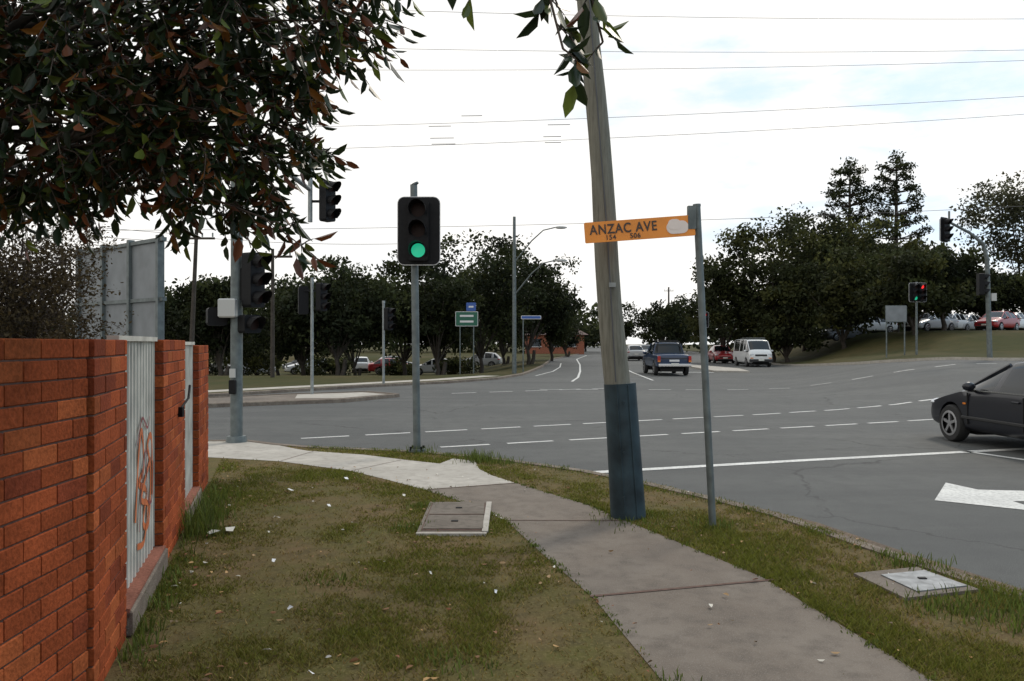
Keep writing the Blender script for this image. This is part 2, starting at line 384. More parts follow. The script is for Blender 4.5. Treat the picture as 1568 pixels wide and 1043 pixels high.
quadbox(pm,B,0,VG+.028,coverM); pm.box((2.72,5.2,VG+.031),(.05,.03,.008),black); pm.obj('utility_pit_cover')
# ------------------------------------------------------------ brick fence
def bricks(mb,p0,p1,z0,H,th=.11):
    p0=V((*p0,0));p1=V((*p1,0)); d=(p1-p0); L=d.length; d.normalize(); n=V((d.y,-d.x,0))
    R=Matrix((d,-n,(0,0,1))).transposed()
    ch=.086; nc=int(round(H/ch))
    c=(p0+p1)/2-n*th/2; mb.box(c+V((0,0,z0+H/2-.012)),(L-.012,th-.014,H-.03),mortar,R=R)
    for j in range(nc):
        s=-(.12 if j%2 else 0)
        while s<L-.02:
            a=max(0,s); b=min(L,s+.23)
            if b-a>.04:
                t=random.random(); base=V((.27,.060,.020)) if t<.66 else (V((.20,.043,.018)) if t<.86 else V((.33,.085,.028)))
                base=base*random.uniform(.8,1.15)
                cc=p0+d*((a+b)/2)-n*th/2+V((0,0,z0+j*ch+.038+random.uniform(-.001,.001)))+n*random.uniform(-.0015,.0015)
                mb.box(cc,(b-a,th,.079),brickM,col=tuple(base),R=R,bev=.004)
            s+=.2385
def FP(Y,o=0): return (-.83-.295*Y-.0+.959*o,Y+.283*o)
wl=MB()
bricks(wl,(-1.80,1.2),(-1.875,3.47),VG-.02,1.63,.23)
bricks(wl,FP(3.49),FP(4.23),VG-.02,1.63,.23)
wl.obj('brick_wall')
fe=MB(); bricks(fe,FP(5.55),FP(6.8),VG-.1,1.72,.23); fe.obj('brick_pier')
fe=MB(); bricks(fe,FP(7.95),FP(9.0),VG-.15,1.72,.23); fe.obj('brick_pier')
br=MB(); br.tube([(*FP(6.35,.02),1.15),(*FP(6.5,.06),1.22),(*FP(6.6,.06),1.32)],.010,black,6); br.box((*FP(6.35,.02),1.12),(.04,.04,.08),black); br.obj('wall_bracket')
d=V((-.283,.959,0)); nrm=V((.959,.283,0))
def panel(Y0,Y1,z0,z1,graf=False):
    mb=MB(); a=V((*FP(Y0,-.08),0)); b=V((*FP(Y1,-.08),0)); L=(b-a).length; vs=[];s=0;k=0
    prof=[(0,0),(.05,0),(.062,.022),(.098,.022),(.11,0)]
    while s<L:
        for q,o in prof[:-1]:
            p=a+d*min(L,s+q)+nrm*o; vs+= [(p.x,p.y,z0),(p.x,p.y,z1)]
        s+=.11
    mb.add(vs,[(i,i+2,i+3,i+1) for i in range(0,len(vs)-2,2)],creamM)
    m_=(a+b)/2; R=Matrix((d,-nrm,(0,0,1))).transposed()
    mb.box(m_+V((0,0,z1+.005))+nrm*.01,(L,.06,.03),creamM,R=R); mb.box(m_+V((0,0,z0-.06))+nrm*.03,(L,.16,.14),kerbM,R=R,bev=.01)
    mb.box(m_+V((0,0,z0-.0))+nrm*.05,(L,.09,.05),brickM,col=(.24,.10,.07),R=R)
    if graf:
        def stroke(pts,w,m,off=.026):
            P=[]
            for i in range(len(pts)-1):
                for t in np.linspace(0,1,7)[:-1]:
                    p0=pts[max(i-1,0)];p1=pts[i];p2=pts[i+1];p3=pts[min(i+2,len(pts)-1)]
                    P.append(tuple(.5*((2*p1[k])+(-p0[k]+p2[k])*t+(2*p0[k]-5*p1[k]+4*p2[k]-p3[k])*t*t+(-p0[k]+3*p1[k]-3*p2[k]+p3[k])*t**3) for k in (0,1)))
            q=strip_poly(P,w); n=len(P)
            vs=[a+d*x+nrm*off+V((0,0,z)) for x,z in q]
            mb.add(vs,[(i,i+1,2*n-2-i,2*n-1-i) for i in range(n-1)],m)
        stroke([(.6,.58),(.7,.95),(.82,1.12),(.9,.88),(.72,.8),(1.0,.7),(.88,.52),(1.1,.48),(1.18,.8),(1.05,1.0),(1.22,1.02),(1.26,.58)],.045,orangeG)
        stroke([(.65,.42),(.9,.40),(1.05,.6),(.8,.7),(1.2,.92)],.04,orangeG,.029)
        stroke([(.7,.5),(.78,.78),(.95,.98),(1.02,.66),(1.2,.62),(1.25,.9)],.022,darkG,.032)
        stroke([(.62,1.05),(.8,1.2),(1.0,1.12),(1.1,1.2)],.02,darkG,.032)
        stroke([(.08,1.28),(.2,1.35),(.26,1.2),(.12,1.12),(.14,.92),(.22,1.0)],.03,tealG)
        stroke([(.1,.85),(.16,.7),(.12,.55)],.02,tealG)
    return mb.obj('fence_panel')
panel(4.23,5.55,.22,1.70,True); panel(6.8,7.95,.2,1.67)
# ------------------------------------------------------------ traffic signals
def head(mb,c,ang,lit=None,board=True,n=3):
    old=mb.M; mb.M=old@Matrix.Translation(V(c))@Matrix.Rotation(ang,4,'Z')
    H=.29*n
    if board:
        mb.rrect(.62,H+.12,.1,-.005,.006,whiteB); mb.rrect(.598,H+.098,.09,-.012,.012,black)
    mb.rrect(.30,H,.05,-.09,.11,black)
    for i in range(n):
        z=(n-1)/2*.29-i*.29
        m=lensOff
        if lit==i: m=lensR if i==0 else lensG
        N=20; vs=[(0,-.100,z)]+[(.1*math.cos(t*2*math.pi/N),-.094,z+.1*math.sin(t*2*math.pi/N)) for t in range(N)]
        mb.add(vs,[(0,k+1,(k+1)%N+1) for k in range(N)],m)
        vs=[];A0,A1=-35,215
        for k in range(15):
            a=math.radians(A0+(A1-A0)*k/14); ln=.10+.16*max(0,math.sin(a)+.4)/1.4
            vs+=[(.118*math.cos(a),-.08,z+.118*math.sin(a)),(.122*math.cos(a),-.09-ln,z+.122*math.sin(a)-.01)]
        mb.add(vs,[(2*k,2*k+1,2*k+3,2*k+2) for k in range(14)],black)
    mb.M=old
def pole(mb,x,y,z0,z1,r,m=galv,lean=(0,0)):
    mb.tube([(x,y,z0-.1),(x+lean[0],y+lean[1],z1)],[r,r*.95],m,16)
t=MB(); pole(t,-1.38,11.4,VG,3.98,.055,galvD,(-.05,0)); t.tube([(-1.38,11.4,VG-.02),(-1.38,11.4,VG+.05)],[.13,.12],galvD)
for a in range(4): t.tube([(-1.38+.11*math.cos(a*1.57+.7),11.4+.11*math.sin(a*1.57+.7),VG+.03),(-1.38+.11*math.cos(a*1.57+.7),11.4+.11*math.sin(a*1.57+.7),VG+.09)],.018,black,6)
head(t,(-1.34,11.27,3.29),0.0,2); t.box((-1.4,11.37,3.7),(.06,.14,.04),galvD); t.box((-1.4,11.37,2.88),(.06,.14,.04),galvD)
t.tube([(-1.41,11.4,3.98),(-1.42,11.4,4.0)],[.062,.062],galvD)
t.obj('traffic_light')
t=MB(); pole(t,-4.41,12.55,VG,5.2,.095,galvD); t.tube([(-4.41,12.55,VG-.02),(-4.41,12.55,VG+.1)],[.17,.15],galvD)
t.tube([(-4.41,12.55,4.95),(-4.41,14,5.03),(-4.38,16.9,5.0)],[.07,.06,.05],galv)
t.tube([(-4.38,17,4.3),(-4.38,17,5.5)],.05,galv); head(t,(-4.0,17,4.75),math.radians(60),None,False)
t.box((-4.2,17,4.75),(.3,.05,.05),black)
t.box((-4.50,12.42,2.23),(.27,.16,.30),greyBox,bev=.02)
head(t,(-4.12,12.5,2.68),math.radians(62),None,False); t.box((-4.25,12.52,2.62),(.2,.05,.5),black)
head(t,(-4.18,12.5,1.98),math.radians(50),None,False,1); head(t,(-4.75,12.6,2.1),math.radians(-150),None,False,1)
t.box((-4.43,12.43,.98),(.1,.08,.22),black,bev=.01); t.box((-4.43,12.42,1.2),(.09,.03,.14),greyBox)
t.obj('traffic_light')
t=MB(); x,y=-6.2,24.3; pole(t,x,y,VG,3.7,.05); head(t,(x+.3,y,3.1),math.radians(60),None,False); head(t,(x-.3,y+.1,3.0),math.radians(200),None,False)
t.box((x,y,3.3),(.5,.05,.05),black); t.obj('traffic_light')
t=MB(); x,y=-4.95,30.2; pole(t,x,y,VG,3.2,.05); head(t,(x+.2,y,2.6),math.radians(55),None,False); t.box((x+.1,y,2.8),(.2,.05,.05),black); t.tube([(x,y,3.2),(x,y,3.3)],.06,galv); t.obj('traffic_light')
def farsig(x,y,ht,lits,board=True):
    t=MB(); z=h(x,y)+VG; pole(t,x,y,z,z+ht,.055,galvD)
    for dx,l in lits: head(t,(x+dx,y-.14,z+ht-.55),math.radians(8),l,board)
    t.obj('traffic_light')
farsig(20.8,40.3,3.75,[(-.17,2),(.17,0)])
farsig(12.1,49.5,3.6,[(0,0)])
t=MB(); x,y=18.9,31; z=h(x,y)+VG; t.tube([(x,y,z-.1),(x-.1,y,z+3.9),(x-.25,y,z+4.5),(x-.8,y,z+4.95),(x-1.75,y,z+5.45)],[.1,.08,.07,.055,.05],galvD,14)
t.tube([(x-1.6,y,z+4.6),(x-1.6,y,z+5.8)],.04,galvD); head(t,(x-1.85,y-.1,z+5.05),math.radians(35),None,True)
head(t,(x-.35,y,z+2.9),math.radians(80),None,False); t.box((x+.15,y,z+2.4),(.2,.1,.3),greyBox); t.obj('traffic_light')
# ------------------------------------------------------------ timber pole & street sign
t=MB(); pts=[];rs=[]
for k in range(24):
    z=VG-.1+k*.4; f=z/4.7; pts.append((1.06-.36*f+.012*math.sin(k*.9),7.16+.01*math.cos(k*1.3),z)); rs.append(.130-.0035*k+.002*math.sin(k*2.1))
t.tube(pts,rs,timber,24)
sp=[(1.065,7.16,VG-.05),(1.03,7.16,.6),(.985,7.16,1.31)]
t.tube(sp,[.162,.153,.146],sheath,24)
for a in (-1.9,-1.2): 
    t.tube([(1.065+.16*math.cos(a),7.16+.16*math.sin(a),VG),(.985+.148*math.cos(a),7.16+.148*math.sin(a),1.30)],.008,sheath,6)
t.tube([(.93,7.02,1.33),(.86,7.04,2.6),(.68,7.06,5)],.006,wireM,5)
for z in (1.15,.7,.3): t.tube([(1.0-.0,7.0,z),(1.0,6.985,z)],.012,sheath,6)
t.box((.90,7.03,2.2),(.06,.02,.04),galv)
t.obj('power_pole')
t=MB(); t.tube([(1.74,6.78,VG-.1),(1.60,6.78,2.86)],.031,galvD,14); t.tube([(1.60,6.78,2.86),(1.599,6.78,2.88)],.034,galvD,14)
t.box((1.55,6.76,2.76),(.07,.05,.2),galvD)
ang=math.radians(4.2); R=Matrix.Rotation(-ang,4,'Y')
Mx=Matrix.Translation((.635,6.74,2.625))@R
t.M=Mx; t.rrect(.95,.178,.012,0,.012,signO,c=(.465,0,0)); t.rrect(.19,.11,.054,-.004,.0,signW,c=(.79,0,-.008)); t.rrect(.11,.09,.04,-.006,-.001,signW,c=(.765,0,.018)); 
t.M=Matrix.Identity(4)
def text(mb,s,size,M,m,sx=1,bold=.0):
    cu=bpy.data.curves.new('txt','FONT'); cu.body=s; cu.size=size; cu.extrude=.001; cu.offset=bold; cu.space_character=1.12
    ob=bpy.data.objects.new('txt',cu); scene.collection.objects.link(ob)
    dg=bpy.context.evaluated_depsgraph_get(); me=bpy.data.meshes.new_from_object(ob.evaluated_get(dg))
    mb.mesh(me,M@Matrix.Rotation(math.radians(90),4,'X')@Matrix.Diagonal((sx,1,1,1)),m); bpy.data.objects.remove(ob)
text(t,"ANZAC AVE",.115,Mx@Matrix.Translation((.035,-.004,-.018)),signK,.84,.0022)
text(t,"154      506",.06,Mx@Matrix.Translation((.165,-.004,-.072)),signK,.95,.001)
t.obj('street_name_sign')
# ------------------------------------------------------------ billboard (rear side)
t=MB(); a=V((-6.55,14.7,0)); b=V((-9.5,17.1,0)); L=(b-a).length; dd=(b-a).normalized(); R=Matrix((dd,V((dd.y,-dd.x,0)),(0,0,1))).transposed(); c=(a+b)/2
t.box(c+V((0,0,2.55)),(L,.06,2.2),signBack,R=R)
for s in np.linspace(.04,.96,4): 
    p=a+dd*L*s; t.box(p+V((.06,-.1,1.85)),(.09,.12,3.7),galvD,R=R)
for z in (1.55,2.5,3.62): t.box(c+V((.03,-.06,z)),(L+.1,.09,.07),galvD,R=R)
t.obj('billboard')
def upole(name,x,y,ht,r=.14,lean=0,cross=True):
    t=MB(); z=h(x,y); t.tube([(x,y,z),(x+lean,y,z+ht)],[r,r*.7],barkM,10)
    if cross:
        t.box((x+lean*.93,y,z+ht*.94),(1.8,.1,.1),barkM)
        for k in (-.8,-.3,.3,.8): t.tube([(x+lean*.93+k,y,z+ht*.95),(x+lean*.93+k,y,z+ht*.95+.2)],.04,galv,6)
    return t.obj(name)
upole('utility_pole',-15.6,38,7.2,.12,.3); upole('utility_pole',10.4,130,11,.2); upole('utility_pole',29,145,12,.2); upole('utility_pole',-11,36,6,.1,0)
w=MB()
def wire(p,q,r=.012,sag=.35,n=20):
    p=V(p);q=V(q); w.tube([p.lerp(q,k/n)-V((0,0,sag*4*(k/n)*(1-k/n))) for k in range(n+1)],r,wireM,5,False)
Yw=26
for ya,yb in ((-15,28),(52,75),(97,90),(202,143),(240,170),(352,312)):
    wire((-884/1200*Yw,Yw,1.68+(525-ya)/1200*Yw),(916/1200*Yw,Yw+2,1.68+(525-yb)/1200*(Yw+2)),.008,.3)
wire((-15.3,38,6.9),(-30,12,6.5)); wire((-15.3,38,6.5),(-30,12,6.1)); wire((-15.3,38,6.8),(.2,41,7.2))
for x0,zz,l in ((-2.8,8.95,.75),(-2.75,8.55,.8),(-2.7,8.35,.8),(-1.7,9.3,.7),(1.2,9.0,.75),(1.05,8.6,.6),(1.1,8.4,.55)):  # short added tubes stand in for lit and dark stretches of the wires
    wire((x0,26.3,zz),(x0+l,26.3,zz+.01),.012,0,2)
w.obj('power_lines')
t=MB(); x,y=.12,41; z=h(x,y); t.tube([(x,y,z),(x,y,z+8.3)],[.12,.075],galvD,12)
for zz,l in ((5.9,1),(4.2,.95)):
    t.tube([(x,y,z+zz),(x+.9,y-.3,z+zz+1.1),(x+1.5,y-.5,z+zz+1.62),(x+2.1,y-.6,z+zz+1.75)],[.04,.035,.03,.03],galvD,8)
    t.ell((x+2.4,y-.65,z+zz+1.74),(.33,.13,.08),greyBox,10)
t.obj('street_lamp')
def sign(name,x,y,zb,wd,ht,m,ang=0,posts=(-.3,.3),top=None,stripes=True,rim=None):
    z=h(x,y)+VG; t=MB(); t.M=Matrix.Translation((x,y,z))@Matrix.Rotation(ang,4,'Z')
    for p in posts: t.tube([(p*wd,0.05,-.1),(p*wd,.05,zb+ht)],.035,galvD,8)
    t.rrect(wd,ht,.05,-.02,.0,rim or signWh,c=(0,0,zb+ht/2)); t.rrect(wd-.06,ht-.06,.04,-.026,-.01,m,c=(0,0,zb+ht/2))
    if stripes:
        for k in (.7,.32): t.box((0,-.028,zb+ht*k),(wd*.6,.006,ht*.13),signWh)
    if top: t.rrect(*top[:2],.04,-.025,0,top[2],c=(top[3],0,zb+ht+top[1]/2+.03)); t.box((top[3],-.03,zb+ht+top[1]/2+.03),(top[0]*.5,.008,.1),signWh)
    t.obj(name)
sign('direction_sign',-2.6,45,2.75,1.3,.85,signG,0,top=(.55,.48,signBl,.25))
sign('street_name_sign',1.05,43,2.9,1.1,.2,signBl,0,posts=(-.4,),stripes=False)
sign('road_sign',19.6,40.0,1.75,1.1,.85,signBack,0,posts=(-.42,.42),stripes=False,rim=galvD)
# ------------------------------------------------------------ house
t=MB(); hx,hy=6.3,118; wd=8.5
t.box((hx,hy,1.4),(wd,7,2.9),wallB)
for k in (-2.7,0,2.4): t.box((hx+k,hy-3.52,1.7),(1.3,.08,1.1),winM); t.box((hx+k,hy-3.55,1.1),(1.5,.12,.08),signWh)
e=.6; X0,X1,Y0,Y1=hx-wd/2-e,hx+wd/2+e,hy-3.5-e,hy+3.5+e
t.add([(X0,Y0,2.86),(X1,Y0,2.86),(X1,Y1,2.86),(X0,Y1,2.86),(X0+3.4,hy,4.8),(X1-3.4,hy,4.8)],[(0,1,5,4),(1,2,5),(2,3,4,5),(3,0,4),(3,2,1,0)],roofM)
t.obj('brick_house')
# ------------------------------------------------------------ cars
def wheel(mb,c,r,wd,sgn):
    n=28; prof=[(r*.62,wd/2),(r*.68,wd/2+.006),(r*.92,wd/2),(r*.99,wd/2-.03),(r,0),(r*.99,-wd/2+.03),(r*.9,-wd/2),(0,-wd/2)]
    vs=[];fs=[]
    for pr,py in prof:
        for k in range(n):
            a=2*math.pi*k/n; vs.append((c[0]+pr*math.cos(a),c[1]+sgn*py,c[2]+pr*math.sin(a)))
    for i in range(len(prof)-1):
        for k in range(n): fs.append((i*n+k,i*n+n+k,i*n+n+(k+1)%n,i*n+(k+1)%n))
    mb.add(vs,fs,tyre,smooth=True)
    def disc(rr,yy,m,r0=0):
        vs=[];m2=n
        for k in range(n):
            a=2*math.pi*k/n; vs.append((c[0]+rr*math.cos(a),c[1]+sgn*yy,c[2]+rr*math.sin(a)))
        if r0:
            for k in range(n):
                a=2*math.pi*k/n; vs.append((c[0]+r0*math.cos(a),c[1]+sgn*(yy+.004),c[2]+r0*math.sin(a)))
            mb.add(vs,[(k,(k+1)%n,n+(k+1)%n,n+k) for k in range(n)],m)
        else: mb.add(vs,[tuple(range(n))],m)
    disc(r*.63,wd/2-.05,trimM); disc(r*.68,wd/2+.008,rimM,r*.56); disc(r*.16,wd/2+.004,rimM)
    for k in range(5):
        a=2*math.pi*k/5+.3; R=Matrix.Rotation(-a,3,'Y')
        mb.box(V(c)+R@V((r*.34,0,0))+V((0,sgn*(wd/2-.008),0)),(r*.5,.025,r*.15),rimM,R=R)
TYPES={
'sedan':dict(L=4.5,st=[(2.25,.36,.56,.60,.62,.5),(2.2,.26,.60,.66,.76,.62),(2.05,.2,.66,.74,.83,.66),(1.6,.19,.77,.85,.87,.70),(1.25,.19,.85,.93,.88,.70),(1.17,.19,.87,.955,.88,.70),(.35,.19,.90,1.37,.885,.56),(.25,.19,.905,1.40,.885,.555),(-.32,.19,.91,1.44,.885,.55),(-.40,.19,.91,1.44,.885,.55),(-1.0,.19,.93,1.40,.88,.55),(-1.12,.2,.94,1.37,.88,.55),(-1.72,.22,.94,1.04,.86,.66),(-1.8,.24,.93,1.02,.86,.68),(-2.15,.27,.88,.99,.82,.68),(-2.24,.36,.8,.9,.74,.6)],
  z=['b','b','b','b','b','w','p','c','p','c','p','w','b','b','b'],ax=(1.42,-1.28),r=.315),
'hatch':dict(L=4.0,st=[(2.0,.36,.58,.62,.6,.5),(1.95,.26,.62,.7,.74,.6),(1.8,.2,.7,.78,.81,.64),(1.3,.19,.8,.88,.84,.68),(.98,.19,.86,.96,.85,.68),(.9,.19,.87,.985,.85,.68),(.2,.19,.92,1.42,.85,.56),(.1,.19,.92,1.45,.85,.55),(-.45,.19,.93,1.48,.85,.55),(-.53,.19,.93,1.48,.85,.55),(-1.2,.2,.95,1.44,.85,.55),(-1.4,.22,.95,1.40,.84,.55),(-1.85,.28,.93,1.0,.8,.62),(-1.95,.34,.9,.95,.76,.6),(-2.0,.4,.8,.85,.7,.55)],
  z=['b','b','b','b','b','w','p','c','p','c','p','w','b','b'],ax=(1.25,-1.2),r=.3),
'van':dict(L=4.7,st=[(2.35,.4,.7,.75,.66,.6),(2.3,.3,.85,.95,.78,.68),(2.15,.25,.98,1.12,.83,.72),(2.05,.24,1.02,1.2,.84,.72),(1.45,.23,1.05,1.83,.85,.70),(1.3,.23,1.06,1.9,.85,.7),(.75,.23,1.06,1.95,.85,.7),(.6,.23,1.06,1.96,.85,.7),(-.3,.23,1.06,1.97,.85,.7),(-.42,.23,1.06,1.97,.85,.7),(-1.9,.25,1.06,1.95,.85,.7),(-2.2,.28,1.06,1.9,.84,.7),(-2.34,.36,1.0,1.8,.8,.66)],
  z=['b','b','b','w','p','c','p','c','p','c','b','b'],ax=(1.55,-1.25),r=.32),
'ute':dict(L=4.9,st=[(2.45,.5,.75,.8,.7,.6),(2.4,.4,.85,.92,.82,.7),(2.2,.38,.95,1.03,.86,.74),(1.3,.38,1.02,1.12,.88,.76),(1.2,.38,1.04,1.14,.88,.76),(.6,.38,1.08,1.66,.88,.64),(.5,.38,1.08,1.7,.88,.63),(-.1,.38,1.08,1.74,.88,.63),(-.2,.38,1.08,1.74,.88,.63),(-.75,.38,1.08,1.70,.88,.64),(-.85,.38,1.08,1.66,.88,.64),(-1.0,.38,1.06,1.12,.88,.8),(-1.1,.38,1.05,1.1,.88,.82),(-2.3,.4,1.05,1.1,.88,.82),(-2.42,.45,1.03,1.08,.87,.8)],
  z=['b','b','b','b','w','p','c','p','c','p','w','b','b','b'],ax=(1.5,-1.45),r=.37)}
CACHE={}
def body(kind):
    if kind in CACHE: return CACHE[kind]
    T=TYPES[kind]; bm=bmesh.new(); rings=[]
    for (x,zb,zl,zt,w_,wr) in T['st']:
        zm=zb+(zl-zb)*.55
        half=[(0,zb),(w_*.86,zb),(w_*.97,zb+.10),(w_*1.0,zm),(w_*.965,zl),(wr,zt-.035),(wr*.78,zt),(0,zt+.012)]
        pts=half+[(-a,b) for a,b in half[-2:0:-1]]
        rings.append([bm.verts.new((x,a,b)) for a,b in pts])
    n=14
    for i,(r0,r1) in enumerate(zip(rings,rings[1:])):
        zn=T['z'][i]
        for k in range(n):
            f=bm.faces.new((r0[k],r0[(k+1)%n],r1[(k+1)%n],r1[k])); f.smooth=True
            side=k in(4,9); top=k in(5,6,7,8)
            if (zn in'cw' and side) or (zn=='w' and top): f.material_index=1
            elif k in (0,13): f.material_index=2
    bm.faces.new(rings[0]); bm.faces.new(rings[-1][::-1])
    cl=bm.edges.layers.float.new('crease_edge')
    for i in range(len(rings)-1):
        for k,cv in ((4,.75),(10,.75),(5,.5),(9,.5),(2,.3),(12,.3)):
            e=bm.edges.get((rings[i][k],rings[i+1][k]))
            if e: e[cl]=cv
    for e in bm.edges:
        ms={f.material_index for f in e.link_faces}
        if len(ms)==2 and 1 in ms: e[cl]=max(e[cl],.85)
    bmesh.ops.recalc_face_normals(bm,faces=bm.faces)
    me=bpy.data.meshes.new('b'); bm.to_mesh(me); bm.free()
    for m in (pWhite,glassM,trimM): me.materials.append(m)
    o=bpy.data.objects.new('b',me); scene.collection.objects.link(o)
    md=o.modifiers.new('s','SUBSURF'); md.levels=2; md.render_levels=2
    cuts=[]
    for ax in T['ax']:
        bpy.ops.mesh.primitive_cylinder_add(vertices=40,radius=T['r']+.05,depth=3,location=(ax,0,T['r']),rotation=(math.pi/2,0,0))
        c=bpy.context.object; cuts.append(c)
        m2=o.modifiers.new('c','BOOLEAN'); m2.object=c; m2.operation='DIFFERENCE'; m2.solver='EXACT'
    dg=bpy.context.evaluated_depsgraph_get(); me2=bpy.data.meshes.new_from_object(o.evaluated_get(dg))
    for c in cuts: bpy.data.objects.remove(c)
    bpy.data.objects.remove(o)
    CACHE[kind]=me2; return me2
def car(name,kind,x,y,hd,pm_,z=None,detail=False):
    T=TYPES[kind]; me=body(kind); mb=MB(); ms=[pm_,glassM,trimM]
    mb.v=[tuple(v.co) for v in me.vertices]; mb.c=[(1,1,1,1)]*len(mb.v)
    mb.mats=ms[:]
    for p in me.polygons: mb.f.append(list(p.vertices)); mb.m.append(min(p.material_index,2)); mb.sm.append(p.use_smooth)
    L=T['L']/2; r=T['r']; st=T['st']; W=max(s[4] for s in st)
    for ax in T['ax']:
        for s in (1,-1): wheel(mb,(ax,s*(W-.10),r),r,.2,s)
        mb.box((ax,0,r+.08),(2*r,1.2,.5),trimM)
    fz=st[2][2]
    if kind=='van':
        for s in (1,-1): mb.box((L-.08,s*.6,.82),(.1,.25,.17),headL,bev=.02); mb.box((L-.04,s*.62,.62),(.06,.2,.07),amberL)
        mb.box((L-.02,0,.82),(.06,.8,.12),trimM); mb.box((L-.0,0,.45),(.14,1.6,.2),trimM,bev=.03); mb.box((L+.08,0,.5),(.02,.38,.12),plateM)
        mb.box((.2,0,2.02),(1.6,1.3,.03),galv)
    elif kind=='ute':
        for s in (1,-1): mb.box((-L+.0,s*.78,.86),(.08,.14,.3),tailL,bev=.01); mb.box((-L-.005,s*.78,.75),(.085,.13,.08),amberL); mb.box((L-.1,s*.6,.82),(.1,.3,.16),headL)
        mb.box((-L-.08,0,.55),(.14,1.65,.14),chrome,bev=.02); mb.box((-L-.17,0,.6),(.02,.38,.12),plateM); mb.box((-L+.01,0,.9),(.04,1.3,.03),trimM)
        mb.box((-L+.01,0,.78),(.03,.5,.1),signWh)
        for s in (1,-1):
            mb.tube([(-.95,s*.6,1.08),(-1.0,s*.6,1.5),(-1.02,s*.55,1.72)],.03,trimM,6)
        mb.tube([(-1.02,-.55,1.72),(-1.02,.55,1.72)],.03,trimM,6); mb.box((-.0,0,1.8),(1.1,1.2,.03),trimM)
    else:
        for s in (1,-1):
            mb.ell((L-.22,s*.64,fz-.03),(.22,.17,.075),headL); mb.ell((-L+.14,s*.66,fz+.12),(.14,.16,.08),tailL)
        mb.box((L-.03,0,.5),(.08,.9,.10),trimM,bev=.01); mb.box((L-.02,0,.32),(.1,1.2,.1),trimM,bev=.02); mb.box((L+.02,0,.45),(.02,.37,.1),plateM)
        mb.box((-L-.005,0,.62),(.02,.37,.11),plateM); mb.box((-L+.04,0,.38),(.1,1.4,.12),trimM,bev=.02)
    cow=[s for s,zn in zip(st,T['z']) if zn=='w'][0]
    for s in (1,-1):
        mb.ell((cow[0]-.38,s*(W+.07),cow[2]+.10),(.07,.11,.075),pm_)
        mb.box((cow[0]-.36,s*(W-.03),cow[2]+.03),(.05,.16,.03),trimM)
    wi=[i for i,zn in enumerate(T['z']) if zn=='w']
    for i in wi:
        a,b=st[i],st[i+1]
        for s in (1,-1): mb.tube([(a[0],s*a[5],a[3]-.03),((a[0]+b[0])/2,s*((a[5]+b[5])/2+.005),(a[3]+b[3])/2-.028),(b[0],s*b[5],b[3]-.035)],.028,pm_,6)
    if detail:
        for xs in (.95,-.36,-1.25):
            mb.box((xs,W-.012,.6),(.008,.03,.52),trimM); mb.box((xs,-W+.012,.6),(.008,.03,.52),trimM)
        for xs in (-.2,-1.0):
            for s in (1,-1): mb.box((xs,s*(W-.005),.78),(.16,.03,.025),pm_,bev=.005)
        for s in (1,-1): mb.box((.1,s*(W-.01),.45),(2.0,.03,.05),trimM,bev=.01); mb.box((1.02,s*(W-.002),.68),(.07,.015,.03),amberL)
        for s in (1,-1): mb.box((-.1,s*(W-.03),.905),(2.3,.02,.018),chrome)
    o=mb.obj(name,(x,y,(h(x,y) if z is None else z)),math.radians(hd))
    o.data.set_sharp_from_angle(angle=math.radians(40))
    return o
car('sedan','sedan',8.42,12.0,93,pDark,detail=True)
car('pickup_truck','ute',8.2,42.0,90,pBlue)
car('van','van',17.3,56.5,-92,pWhite)
car('red_car','hatch',17.6,66,-95,pRed)
for (n,k,x,y,hd,p) in [('parked_car','sedan',-6.6,68,182,pWhite),('parked_car','hatch',-18.2,70,200,pWhite),('parked_car','sedan',-10.6,70,10,pRed),('parked_car','hatch',-14.2,74,100,pWhite),('parked_car','sedan',-22,66,60,pSil),('parked_car','hatch',-11.5,78,20,pGrey),('parked_car','sedan',-20,76,160,pGrey),('parked_car','hatch',-3,76,170,pSil),('parked_car','sedan',-26,72,170,pBlack),
    ('parked_car','hatch',14,82,-95,pGrey),('parked_car','sedan',13,95,92,pBlack),('parked_car','hatch',17.5,90,-95,pWhite),('parked_car','sedan',20.5,110,-95,pSil),('parked_car','hatch',11.6,75,90,pSil),
    ('parked_car','sedan',32.0,60,205,pSil),('parked_car','hatch',34.2,61.5,215,pWhite),('parked_car','sedan',36.4,63,215,pSil),('parked_car','hatch',35.6,57.5,215,pRed),('parked_car','sedan',37.6,59,215,pWhite),('parked_car','hatch',40.0,60.5,215,pSil),('parked_car','hatch',42.5,62.5,215,pWhite),('parked_car','hatch',26.5,63,200,pGrey),('parked_car','sedan',29.2,64,200,pWhite)]:
    car(n,k,x,y,hd,p,z=(h(x,y)+(VG if (x<5 or x>21) else 0)))
